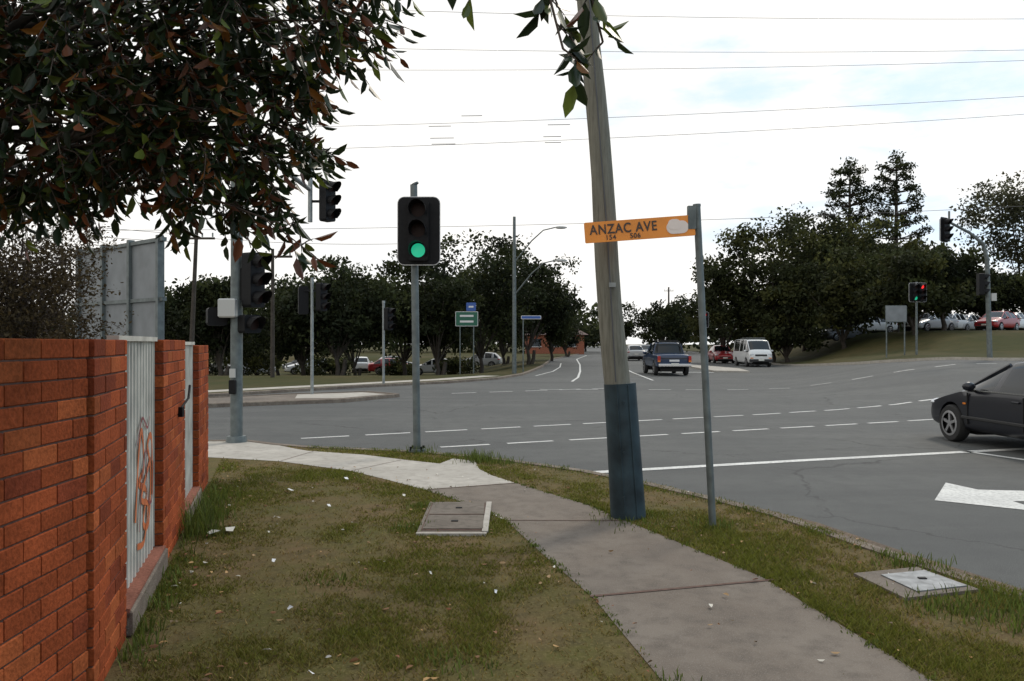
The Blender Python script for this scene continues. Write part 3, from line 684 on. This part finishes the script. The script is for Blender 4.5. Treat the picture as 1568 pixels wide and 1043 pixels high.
# ------------------------------------------------------------ trees
def crown(n_cl,cen,rad,per,size,spread,pal,lobes=7):
    LB=[]
    for i in range(lobes):
        d_=V(np.random.normal(size=3)).normalized(); r_=random.uniform(.35,.72)
        if d_.z<-.5: d_.z*=.5
        LB.append((V((d_.x*r_,d_.y*r_,d_.z*r_)),random.uniform(.32,.58)))
    LB.append((V((0,0,-.1)),.6)); LB.append((V((random.uniform(-.25,.25),0,.5)),.45))
    P=[];C=[];cc=[]
    for i in range(n_cl):
        l,lr=random.choice(LB); d_=V(np.random.normal(size=3)).normalized()
        q_=l+d_*lr*random.uniform(.55,1.05)
        c=V(cen)+V((q_.x*rad[0],q_.y*rad[1],q_.z*rad[2])); cc.append(c)
        n=int(per*random.uniform(.5,1.4)); sp=spread*random.uniform(.6,1.35)
        g=gclip(n)*np.array([sp,sp,sp*.6]); P.append(g+np.array(c))
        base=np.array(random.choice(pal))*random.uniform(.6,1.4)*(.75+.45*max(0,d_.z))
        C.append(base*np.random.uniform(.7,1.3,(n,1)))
    P=np.concatenate(P);C=np.concatenate(C);n=len(P)
    return P,rnd(n),rnd(n),size*np.random.uniform(.6,1.4,n),C,cc
def tree(name,x,y,ht,wd,base,seed,pal,ncl=75,per=75,size=.26,trunk=.2,z=None,lobes=7):
    np.random.seed(seed);random.seed(seed)
    z=h(x,y) if z is None else z
    cz=(ht+base)/2; rz=(ht-base)/2
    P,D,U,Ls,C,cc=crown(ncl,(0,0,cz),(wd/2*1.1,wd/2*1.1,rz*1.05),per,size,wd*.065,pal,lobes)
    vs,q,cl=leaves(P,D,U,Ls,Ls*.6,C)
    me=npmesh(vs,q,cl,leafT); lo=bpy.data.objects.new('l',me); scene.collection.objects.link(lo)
    t=MB(); fk=base*.6+.4
    for s in range(2 if trunk<.16 and seed%2 else 1):
        o_=(s*.5,0); t.tube([(o_[0]*.4,0,-.3),(.1+o_[0]*.7,0,fk*.5),(o_[0],0.05,fk)],[trunk*1.2,trunk,trunk*.85],barkM,9)
    for c in random.sample(cc,min(12,len(cc))):
        m_=V((c.x*.35,c.y*.35,fk+(c.z-fk)*.5)); t.tube([(0,.05,fk-.1),m_,c],[trunk*.5,trunk*.3,trunk*.1],barkM,6,False)
    o=t.obj(name); o=join([o,lo],name); o.location=(x,y,z); return o
G1=[(.028,.036,.014),(.040,.048,.017),(.020,.026,.012)]
G2=[(.06,.063,.034),(.08,.08,.042),(.045,.05,.028)]
G3=[(.042,.05,.018),(.066,.07,.022),(.03,.036,.015)]
TL=[(-20.5,50,6.2,6.5,.6),(-16.8,45,5.6,5.5,.5),(-13.4,50,6.6,7.4,.9),(-10.3,46,7.0,7.6,1.2),(-7.2,52,8.8,8.2,1.4),(-4.6,48,7.7,6.0,1.0),(-2.2,55,9.9,9.0,1.2),(1.2,60,9.0,7.4,1.3),(3.6,72,7.9,6.5,.6),(-12.5,62,9.2,9,.8),(-25,56,6.5,8,.8),(6.4,94,6.0,6,.4),(-18,60,7.4,9,.7),(-.8,70,10.2,9,.7),(-6,66,9.4,9,1.5)]
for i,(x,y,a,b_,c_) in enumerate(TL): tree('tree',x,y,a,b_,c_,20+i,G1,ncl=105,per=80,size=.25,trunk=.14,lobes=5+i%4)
for i,(x,y,a,b_) in enumerate([(-13,57,2.0,4.5),(-8.5,60,1.7,4),(-17,52,2.2,5),(-4,62,1.8,4),(-21,55,2.4,6)]): tree('shrub',x,y,a,b_,.0,140+i,G3,ncl=34,per=60,size=.2,trunk=.04)
TR=[(17.8,66,9.4,6.5,.6,G3),(21.3,64,12.4,9,.8,G3),(25.3,68,12.2,9,.8,G3),(24.5,58,8.5,8,.3,G3),(29,66,10,9,1.6,G3),(33.5,74,11.0,10,1.8,G1),(33,69,8.0,8,1.8,G1),(38.8,76,9.8,8,1.8,G1),(43.5,72,6.4,7,1.5,G3),(49.5,76,17.5,11,4,G2),(27.2,53,6.2,7,.3,G3),(42,69,5.6,7,1.5,G1),(31,84,16.0,5,6,G2),(55,77,15,10,2,G2),(21,60,6,5,.2,G3),(30.8,56,6.2,6,.9,G1),(46,66,7.5,7,2,G3)]
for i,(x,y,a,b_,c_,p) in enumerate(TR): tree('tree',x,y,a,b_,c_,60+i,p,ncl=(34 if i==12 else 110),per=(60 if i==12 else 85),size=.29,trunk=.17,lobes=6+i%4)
TF=[(22,115,8.5,9,.5),(27,125,9,10,.5),(17.5,135,8,8,.5),(14,150,6,9,.5)]
for i,(x,y,a,b_,c_) in enumerate(TF): tree('tree',x,y,a,b_,c_,90+i,G1,ncl=70,per=70,size=.4)
np.random.seed(5);random.seed(5)
P=[];C=[]
for i in range(420):
    x=random.uniform(-130,150); y=random.uniform(120,160)
    if 11<x<27: y+=120
    ht=5+3.5*noise.noise(V((x*.06,0,3)))+random.uniform(-1,1.2)
    n=110; g=gclip(n)*np.array([2.2,1.5,1.2])+np.array([x,y,random.uniform(.4,1)*ht]); P.append(g)
    C.append(np.tile(np.array(random.choice(G1))*random.uniform(.7,1.4),(n,1)))
P=np.concatenate(P);C=np.concatenate(C);n=len(P); sz=np.random.uniform(.5,1.1,n)
vs,q,cl=leaves(P,rnd(n),rnd(n),sz,sz*.7,C); me=npmesh(vs,q,cl,leafT); o=bpy.data.objects.new('distant_tree_line',me); scene.collection.objects.link(o)
def pine(x,y,ht,seed):
    np.random.seed(seed);random.seed(seed)
    t=MB(); t.tube([(0,0,-.5),(0,0,ht*.5),(.1,0,ht)],[.4,.25,.06],barkM,8)
    P=[];C=[]
    z=ht*.35
    while z<ht-.3:
        f=(z-ht*.35)/(ht*.65); R_=2.8*(1-f)**.5+.35
        nb=6 if f<.8 else 4; a0=random.random()*6
        for k in range(nb):
            a=a0+6.28*k/nb+random.uniform(-.25,.25); r_=R_*random.uniform(.75,1.15)
            e=V((r_*math.cos(a),r_*math.sin(a),z+r_*.25+random.uniform(-.15,.15)))
            t.tube([(0,0,z),e*.5+V((0,0,z*.5-.1)),e],[.09,.06,.03],barkM,5,False)
            for s_,w_,nn in ((1,.34,85),(.72,.2,22)):
                q_=V((e.x*s_,e.y*s_,z+(e.z-z)*s_)); P.append(gclip(nn)*np.array([w_,w_,w_*.6])+np.array(q_)); C.append(np.tile(np.array(random.choice(G1))*random.uniform(.6,1.1),(nn,1)))
        z+=random.uniform(1.25,1.6)*(1-.3*f)
    P.append(gclip(160)*.4+np.array([.1,0,ht])); C.append(np.tile(np.array(G1[0]),(160,1)))
    P=np.concatenate(P);C=np.concatenate(C);n=len(P);sz=np.random.uniform(.18,.4,n)
    vs,q,cl=leaves(P,rnd(n),rnd(n),sz,sz*.5,C); me=npmesh(vs,q,cl,leafT); lo=bpy.data.objects.new('l',me); scene.collection.objects.link(lo)
    o=join([t.obj('bunya_pine'),lo],'bunya_pine'); o.location=(x,y,h(x,y))
pine(34.0,79,18.3,1); pine(39.2,80,19.4,2)
# ------------------------------------------------------------ foreground tree
np.random.seed(11);random.seed(11)
EL=[((-1.8,3.5,3.25),(1.05,.8,.72),700),((-1.35,3.4,2.60),(.40,.45,.34),150),((-.98,3.35,3.2),(.38,.45,.42),120),((-2.35,3.6,2.72),(.65,.6,.40),200),((-1.9,3.3,2.62),(.5,.45,.36),150),((-1.05,3.3,2.55),(.18,.3,.22),22),((-.85,3.2,3.55),(.4,.6,.35),60)]
LP=[];LD=[];LU=[];LL=[];LC=[]; tw=MB()
def sprig(p,dr,ln,nl,lsz,red):
    p=V(p);dr=V(dr).normalized(); e=p+dr*ln+V((0,0,-.25*ln)); mid=(p+e)/2+V((0,0,.06*ln))
    tw.tube([p,mid,e],[.0035,.0025,.0015],twigM,4,False)
    for i in range(nl):
        t_=(i+1)/nl; q=p.lerp(e,t_)+V((0,0,.06*ln*(1-abs(2*t_-1))))
        a=i*2.4+random.random(); side=dr.orthogonal(); side.rotate(Matrix.Rotation(a,3,dr))
        dd_=(dr*.55+side*.9+V((0,0,-.35-random.random()*.5))).normalized()
        if i==nl-1: dd_=(dr+V((0,0,-.5))).normalized()
        u=dd_.cross(V((0,0,1))); u.normalize(); u.rotate(Matrix.Rotation(random.uniform(-.9,.9),3,dd_))
        LP.append(q);LD.append(dd_);LU.append(u);LL.append(lsz*random.uniform(.65,1.2))
        r_=random.random()
        if r_<red: c=random.choice([(.13,.042,.016),(.09,.035,.018),(.18,.075,.015)])
        elif r_<red+.14: c=(.09,.12,.02)
        else: c=(.018,.032,.012)
        k=random.uniform(.6,1.4); LC.append([x_*k for x_ in c])
root=V((-3.3,3.5,2.2))
for c,r_,n in EL:
    c=V(c)
    tw.tube([root,root.lerp(c,.5)+V((0,0,.2)),c],[.035,.022,.01],barkM,7,False)
    for i in range(n):
        d_=V(np.random.normal(size=3)).normalized(); rr=random.uniform(.15,1)**.5
        p=c+V((d_.x*r_[0]*rr,d_.y*r_[1]*rr,d_.z*r_[2]*rr))
        sprig(p,d_*.7+V((.25,-.1,-.25))+V(np.random.normal(size=3))*.3,random.uniform(.1,.24),random.randint(5,9),.084,.2)
        if i%9==0:
            s0=root.lerp(c,random.uniform(.6,1))+V(np.random.normal(size=3))*.12; tw.tube([s0,s0.lerp(p,.5)+V((0,0,.06)),p],[.008,.005,.003],twigM,4,False)
for p0,p1,n in [((-1.2,3.35,2.5),(-.88,3.3,2.12),9),((-1.3,3.3,2.3),(-.80,3.2,2.03),10),((-1.05,3.3,2.95),(-.80,3.25,2.72),6),((-.9,3.3,3.15),(-.55,3.3,2.92),9),((-1.5,3.4,2.4),(-1.5,3.4,2.16),6),((-1.9,3.5,2.5),(-1.85,3.4,2.25),6),((-2.2,3.5,2.4),(-2.0,3.5,2.25),6),((-1.3,3.4,2.4),(-1.1,3.3,2.08),7),((-.8,3.2,3.3),(-.5,3.2,3.1),7)]:
    p0=V(p0);p1=V(p1); tw.tube([p0,(p0+p1)/2+V((.03,0,.03)),p1],[.006,.004,.002],twigM,5,False)
    for k in range(n):
        q=p0.lerp(p1,(k+.5)/n)+V((.03,0,.03))*(1-abs(2*(k+.5)/n-1)); sprig(q,(p1-p0).normalized()+V(np.random.normal(size=3))*.7,.07,3,.095,.3)
for pl,n in [([(-.6,2.3,3.4),(-.1,2.45,2.95),(.12,2.5,2.82),(.22,2.5,2.58)],7),([(.0,2.45,2.9),(.24,2.5,2.84),(.29,2.5,2.64)],5),([(-.6,2.3,3.4),(-.35,2.5,2.98),(-.12,2.5,2.82)],5),([(-.3,2.4,3.1),(.1,2.5,2.86),(.16,2.45,2.6)],4)]:
    pl=[V(p) for p in pl]; tw.tube(pl,[.008,.006,.004,.002][:len(pl)],twigM,5,False)
    for k in range(n):
        q=pl[-2].lerp(pl[-1],k/(n-1)); sprig(q,V((random.uniform(-.7,.8),random.uniform(-.4,.4),-.4)),.06,3,.10,.15)
tw.tube([(-3.4,3.6,0),(-3.4,3.55,1.2),root,(-2.3,3.3,3.3),(-.6,2.3,3.4)],[.12,.09,.06,.035,.01],barkM,10,False)
n=len(LP); LL=np.array(LL)
vs,q,cl=leaves(np.array(LP),np.array(LD),np.array(LU),LL,LL*.42,np.array(LC),fold=.22,curl=.12)
lo=bpy.data.objects.new('l',npmesh(vs,q,cl,leafN)); scene.collection.objects.link(lo)
join([tw.obj('overhanging_tree'),lo],'overhanging_tree')
# bare shrub behind the wall
np.random.seed(3);random.seed(3)
sh=MB(); LP=[]
def grow(p,d_,ln,r_,lev):
    pts=[p];rs=[r_]
    for k in range(4):
        d_=(d_+V(np.random.normal(size=3))*.22+V((-.01,0,.04))).normalized(); pts.append(pts[-1]+d_*ln/4); rs.append(r_*(1-.18*(k+1)))
    sh.tube(pts,rs,twigM,4 if lev else 6,False)
    if lev<4:
        for k in range(4 if lev<3 else 3):
            q=pts[random.randint(1,4)]; grow(q,(d_+V(np.random.normal(size=3))*.6).normalized(),ln*random.uniform(.55,.8),r_*.55,lev+1)
    else:
        LP.extend(pts[2:])
for k in range(14):
    grow(V((random.uniform(-4.6,-3.35),random.uniform(4.9,6.0),.9)),V((random.uniform(-.3,.25),random.uniform(-.3,.2),1)).normalized(),.85,.022,0)
LPn=np.array([list(p) for p in LP]); LPn=np.repeat(LPn,5,axis=0)+np.random.normal(size=(len(LPn)*5,3))*.03; n=len(LPn)
C=np.array([(.06,.045,.022)])*np.random.uniform(.5,1.6,(n,1)); sz=np.random.uniform(.015,.04,n)
vs,q,cl=leaves(LPn,rnd(n),rnd(n),sz,sz*.5,C); lo=bpy.data.objects.new('l',npmesh(vs,q,cl,leafT)); scene.collection.objects.link(lo)
join([sh.obj('bare_shrub'),lo],'bare_shrub')
# ------------------------------------------------------------ grass blades
def inpoly(X,Y,poly):
    c=np.zeros(len(X),bool); n=len(poly); j=n-1
    for i in range(n):
        xi,yi=poly[i];xj,yj=poly[j]
        m_=((yi>Y)!=(yj>Y))&(X<(xj-xi)*(Y-yi)/((yj-yi) or 1e-9)+xi); c^=m_; j=i
    return c
np.random.seed(21)
N=600000
Y=2.3+9.8*np.random.power(1.0,N)**1.4; X=np.random.uniform(-.72,.72,N)*Y*1.05
jx=X+np.random.normal(size=N)*.012; jy=Y+np.random.normal(size=N)*.012
k=inpoly(X,Y,verge_poly)&~inpoly(jx,jy,pathO)&~inpoly(jx,jy,pathN)&(X>-.80-.295*Y)
for A in ([(-.79,6.5),(-.2,6.5),(-.23,7.74),(-.81,7.74)],[(2.33,5.35),(2.42,4.83),(2.98,5.0),(2.84,5.5)]): k&=~inpoly(X,Y,A)
X=X[k];Y=Y[k]
pn=np.array([noise.noise(V((x*.9,y*.9,1)))+.6*noise.noise(V((x*3.1,y*3.1,5)))+.35*noise.noise(V((x*9,y*9,2))) for x,y in zip(X,Y)])
thin=np.clip(.55+pn*1.5-.2*((Y<4.3)&(X<.3))+.15*(X>1.6),.06,1)
k=np.random.rand(len(X))<thin; X=X[k];Y=Y[k];pn=pn[k]; n=len(X)
H=(.010+.018*np.random.rand(n)**1.5)*(1+.9*np.clip(pn,0,1)+.25*(X>1.6)); Wb=.0026*(1+Y/6)
a=np.random.uniform(0,6.28,n); ln=np.random.uniform(.3,1.5,n)
z=np.full(n,VG)
B=np.stack([X,Y,z],1); sx=np.stack([np.cos(a),np.sin(a),0*a],1)*Wb[:,None]
b2=np.random.uniform(0,6.28,n); tip=B+np.stack([np.cos(b2)*H*ln,np.sin(b2)*H*ln,H],1)
vs=np.stack([B-sx,B+sx,tip],1).reshape(-1,3); q=np.arange(n*3).reshape(-1,3)
g1=np.array([.135,.145,.022]);g2=np.array([.25,.18,.07])
f=np.clip(.38-pn*.9+np.random.normal(size=n)*.26+.2*(Y<4.5)*(X<.5),0,1)[:,None]
C=(g1*(1-f)+g2*f)*np.random.uniform(.55,1.35,(n,1))
o=bpy.data.objects.new('grass',npmesh(vs,q,np.repeat(C,3,axis=0),blade)); scene.collection.objects.link(o)
print('blades',n)
def weeds(name,spots,seed):
    np.random.seed(seed); Bs=[];Ts=[];Ws=[];Cs=[]
    for x,y,r_,hh,n in spots:
        g=np.random.normal(size=(n,2))*r_; a=np.random.uniform(0,6.28,n); H=hh*np.random.uniform(.3,1.1,n); b=np.stack([x+g[:,0],y+g[:,1],np.full(n,VG)],1)
        Bs.append(b);Ts.append(b+np.stack([np.cos(a)*H*.5,np.sin(a)*H*.5,H],1)); Ws.append(np.stack([-np.sin(a),np.cos(a),0*a],1)*.004); Cs.append(np.array([.10,.13,.026])*np.random.uniform(.5,1.5,(n,1)))
    B=np.concatenate(Bs);T=np.concatenate(Ts);W=np.concatenate(Ws);C=np.concatenate(Cs);n=len(B); M_=(B+T)/2+np.array([0,0,.15])*np.linalg.norm(T-B,axis=1,keepdims=True)
    vs=np.stack([B-W,B+W,M_+W*.8,T,M_-W*.8],1).reshape(-1,3); o_=np.arange(n)*5
    q=np.concatenate([np.stack([o_,o_+1,o_+2],1),np.stack([o_,o_+2,o_+4],1),np.stack([o_+4,o_+2,o_+3],1)])
    o=bpy.data.objects.new(name,npmesh(vs,q,np.repeat(C,5,axis=0),blade)); scene.collection.objects.link(o)
rs_=random.Random(5)
sp=[(-.83-.295*y+.10,y,.05,rs_.uniform(.03,.13),int(rs_.uniform(5,45))) for y in np.arange(3.9,9,.2)]+[(-2.62,6.5,.1,.3,200),(-2.75,7.1,.12,.24,120),(-2.95,7.9,.1,.2,70)]
sp+=[(-.45,10.55,.14,.16,260),(-.1,10.3,.1,.1,100),(-1.35,11.4,.12,.12,120),(2.95,4.55,.2,.09,420),(2.85,5.6,.12,.08,200),(3.2,4.3,.2,.1,300),(2.6,4.7,.12,.07,200),(1.1,7.0,.2,.06,200),(1.74,6.75,.1,.08,120),(-.9,6.7,.1,.06,120),(-.85,7.6,.1,.06,120),(.75,3.55,.08,.06,80),(-.3,3.9,.12,.05,120),(-1.2,5.2,.12,.05,100)]
for (xa,ya),(xb,yb) in zip(near_k[1:13],near_k[2:14]):
    for t_ in np.linspace(0,1,6)[:-1]: sp.append((xa+(xb-xa)*t_-.12,ya+(yb-ya)*t_-.1,.06,rs_.uniform(.02,.06),int(rs_.uniform(20,80))))
for (xa,ya),(xb,yb) in list(zip(pathO[1:9],pathO[2:9]))+list(zip(pathO[9:15],pathO[10:16])):
    for t_ in np.linspace(0,1,9)[:-1]: sp.append((xa+(xb-xa)*t_,ya+(yb-ya)*t_,.025,rs_.uniform(.015,.035),int(rs_.uniform(5,45))))
weeds('weeds',sp,4)
np.random.seed(33);random.seed(33)
n=800; Y=np.random.uniform(2.6,10,n); X=np.random.uniform(-.55,.6,n)*Y
k=(X>-.7-.295*Y)&inpoly(X,Y,verge_poly)&(~inpoly(X,Y,pathO)|(np.random.rand(n)<.3)); X=X[k];Y=Y[k];n=len(X)
X[:90]=-.83-.295*Y[:90]+.1+np.abs(np.random.normal(size=90))*.25
D=rnd(n);D[:,2]*=.2; U=rnd(n);U[:,2]*=.2; sz=np.random.uniform(.02,.058,n)
pal=np.array([(.6,.57,.5),(.42,.25,.10),(.22,.11,.05),(.30,.19,.09),(.12,.08,.04),(.24,.09,.045)])
C=pal[np.random.choice(6,n,p=[.14,.17,.24,.19,.16,.10])]
vs,q,cl=leaves(np.stack([X,Y,np.full(n,VG+.022)],1),D,U,sz,sz*.5,C)
o=bpy.data.objects.new('leaf_litter',npmesh(vs,q,cl,litterM)); scene.collection.objects.link(o)
t=MB()
for i,(x,y,s_) in enumerate([(-2.35,6.55,.06),(-1.9,9.0,.04),(-2.35,8.3,.045),(-2.45,6.45,.05),(-1.75,7.5,.03),(-.95,3.7,.018),(.3,9.6,.03),(-1.3,4.6,.016),(2.75,3.9,.018),(-.55,5.3,.016),(-1.7,5.6,.02),(-2.1,7.0,.03),(-1.1,8.0,.025),(-.1,4.9,.014)]):
    a=random.uniform(0,3); pts=[V((x,y,VG+.03))+Matrix.Rotation(a,3,'Z')@V(p) for p in ((-s_,-s_*.5,0),(s_,-s_*.4,.012),(s_*.9,s_*.5,0),(0,s_*.7,.02),(-s_,s_*.4,.005))]
    t.add(pts,[(0,1,2,3,4)],signWh if i%3 else creamM)
t.obj('paper_litter')
# ------------------------------------------------------------ sun, world, camera
el,azd=math.radians(48),math.radians(35)
sd=V((math.sin(azd)*math.cos(el),math.cos(azd)*math.cos(el),math.sin(el)))
ld=bpy.data.lights.new('sun','SUN'); ld.energy=1.5; ld.angle=math.radians(10); ld.color=(1,.90,.76)
so=bpy.data.objects.new('sun',ld); scene.collection.objects.link(so); so.rotation_euler=sd.to_track_quat('Z','Y').to_euler()
wd=bpy.data.worlds.new('World'); scene.world=wd; wd.use_nodes=True; nt=wd.node_tree;N=nt.nodes;L=nt.links
bg=N['Background']; bg.inputs['Strength'].default_value=.1
sky=N.new('ShaderNodeTexSky'); sky.sky_type='NISHITA'; sky.sun_disc=False; sky.sun_elevation=el; sky.sun_rotation=azd; sky.dust_density=1.5
tc=N.new('ShaderNodeTexCoord'); mp=N.new('ShaderNodeMapping'); mp.inputs['Scale'].default_value=(1,1,2.8)
L.new(tc.outputs['Generated'],mp.inputs[0])
n1=N.new('ShaderNodeTexNoise'); n1.inputs['Scale'].default_value=3.2; n1.inputs['Detail'].default_value=9; n1.inputs['Roughness'].default_value=.58; L.new(mp.outputs[0],n1.inputs['Vector'])
sep=N.new('ShaderNodeSeparateXYZ'); L.new(tc.outputs['Generated'],sep.inputs[0])
m1=N.new('ShaderNodeMath'); m1.operation='MULTIPLY_ADD'; L.new(sep.outputs['X'],m1.inputs[0]); m1.inputs[1].default_value=-.5; L.new(n1.outputs['Fac'],m1.inputs[2])
m2=N.new('ShaderNodeMath'); m2.operation='MULTIPLY_ADD'; L.new(sep.outputs['Z'],m2.inputs[0]); m2.inputs[1].default_value=-.35; L.new(m1.outputs[0],m2.inputs[2])
mr=N.new('ShaderNodeMapRange'); mr.interpolation_type='SMOOTHSTEP'; mr.inputs[1].default_value=.10; mr.inputs[2].default_value=.28; mr.inputs[3].default_value=.0; L.new(m2.outputs[0],mr.inputs[0])
n2=N.new('ShaderNodeTexNoise'); n2.inputs['Scale'].default_value=3.2; n2.inputs['Detail'].default_value=6; L.new(mp.outputs[0],n2.inputs['Vector'])
cr=N.new('ShaderNodeValToRGB'); cr.color_ramp.elements[0].position=.28; cr.color_ramp.elements[0].color=(9.6,9.8,10.0,1); cr.color_ramp.elements[1].position=.5; cr.color_ramp.elements[1].color=(11.4,11.2,10.8,1)
L.new(n2.outputs['Fac'],cr.inputs[0])
# thin haze lifts the blue between the clouds
hz=N.new('ShaderNodeMix'); hz.data_type='RGBA'; hz.inputs[0].default_value=.78; L.new(sky.outputs[0],hz.inputs[6]); hz.inputs[7].default_value=(8.2,10.2,12.2,1)
mx=N.new('ShaderNodeMix'); mx.data_type='RGBA'; L.new(mr.outputs[0],mx.inputs[0]); L.new(hz.outputs[2],mx.inputs[6]); L.new(cr.outputs[0],mx.inputs[7])
L.new(mx.outputs[2],bg.inputs['Color'])
cd=bpy.data.cameras.new('camera'); cd.lens=27.55; cd.clip_end=4000; cd.clip_start=.05
co=bpy.data.objects.new('camera',cd); scene.collection.objects.link(co); co.location=(0,0,1.68); co.rotation_euler=(math.radians(90.17),0,0)
scene.camera=co
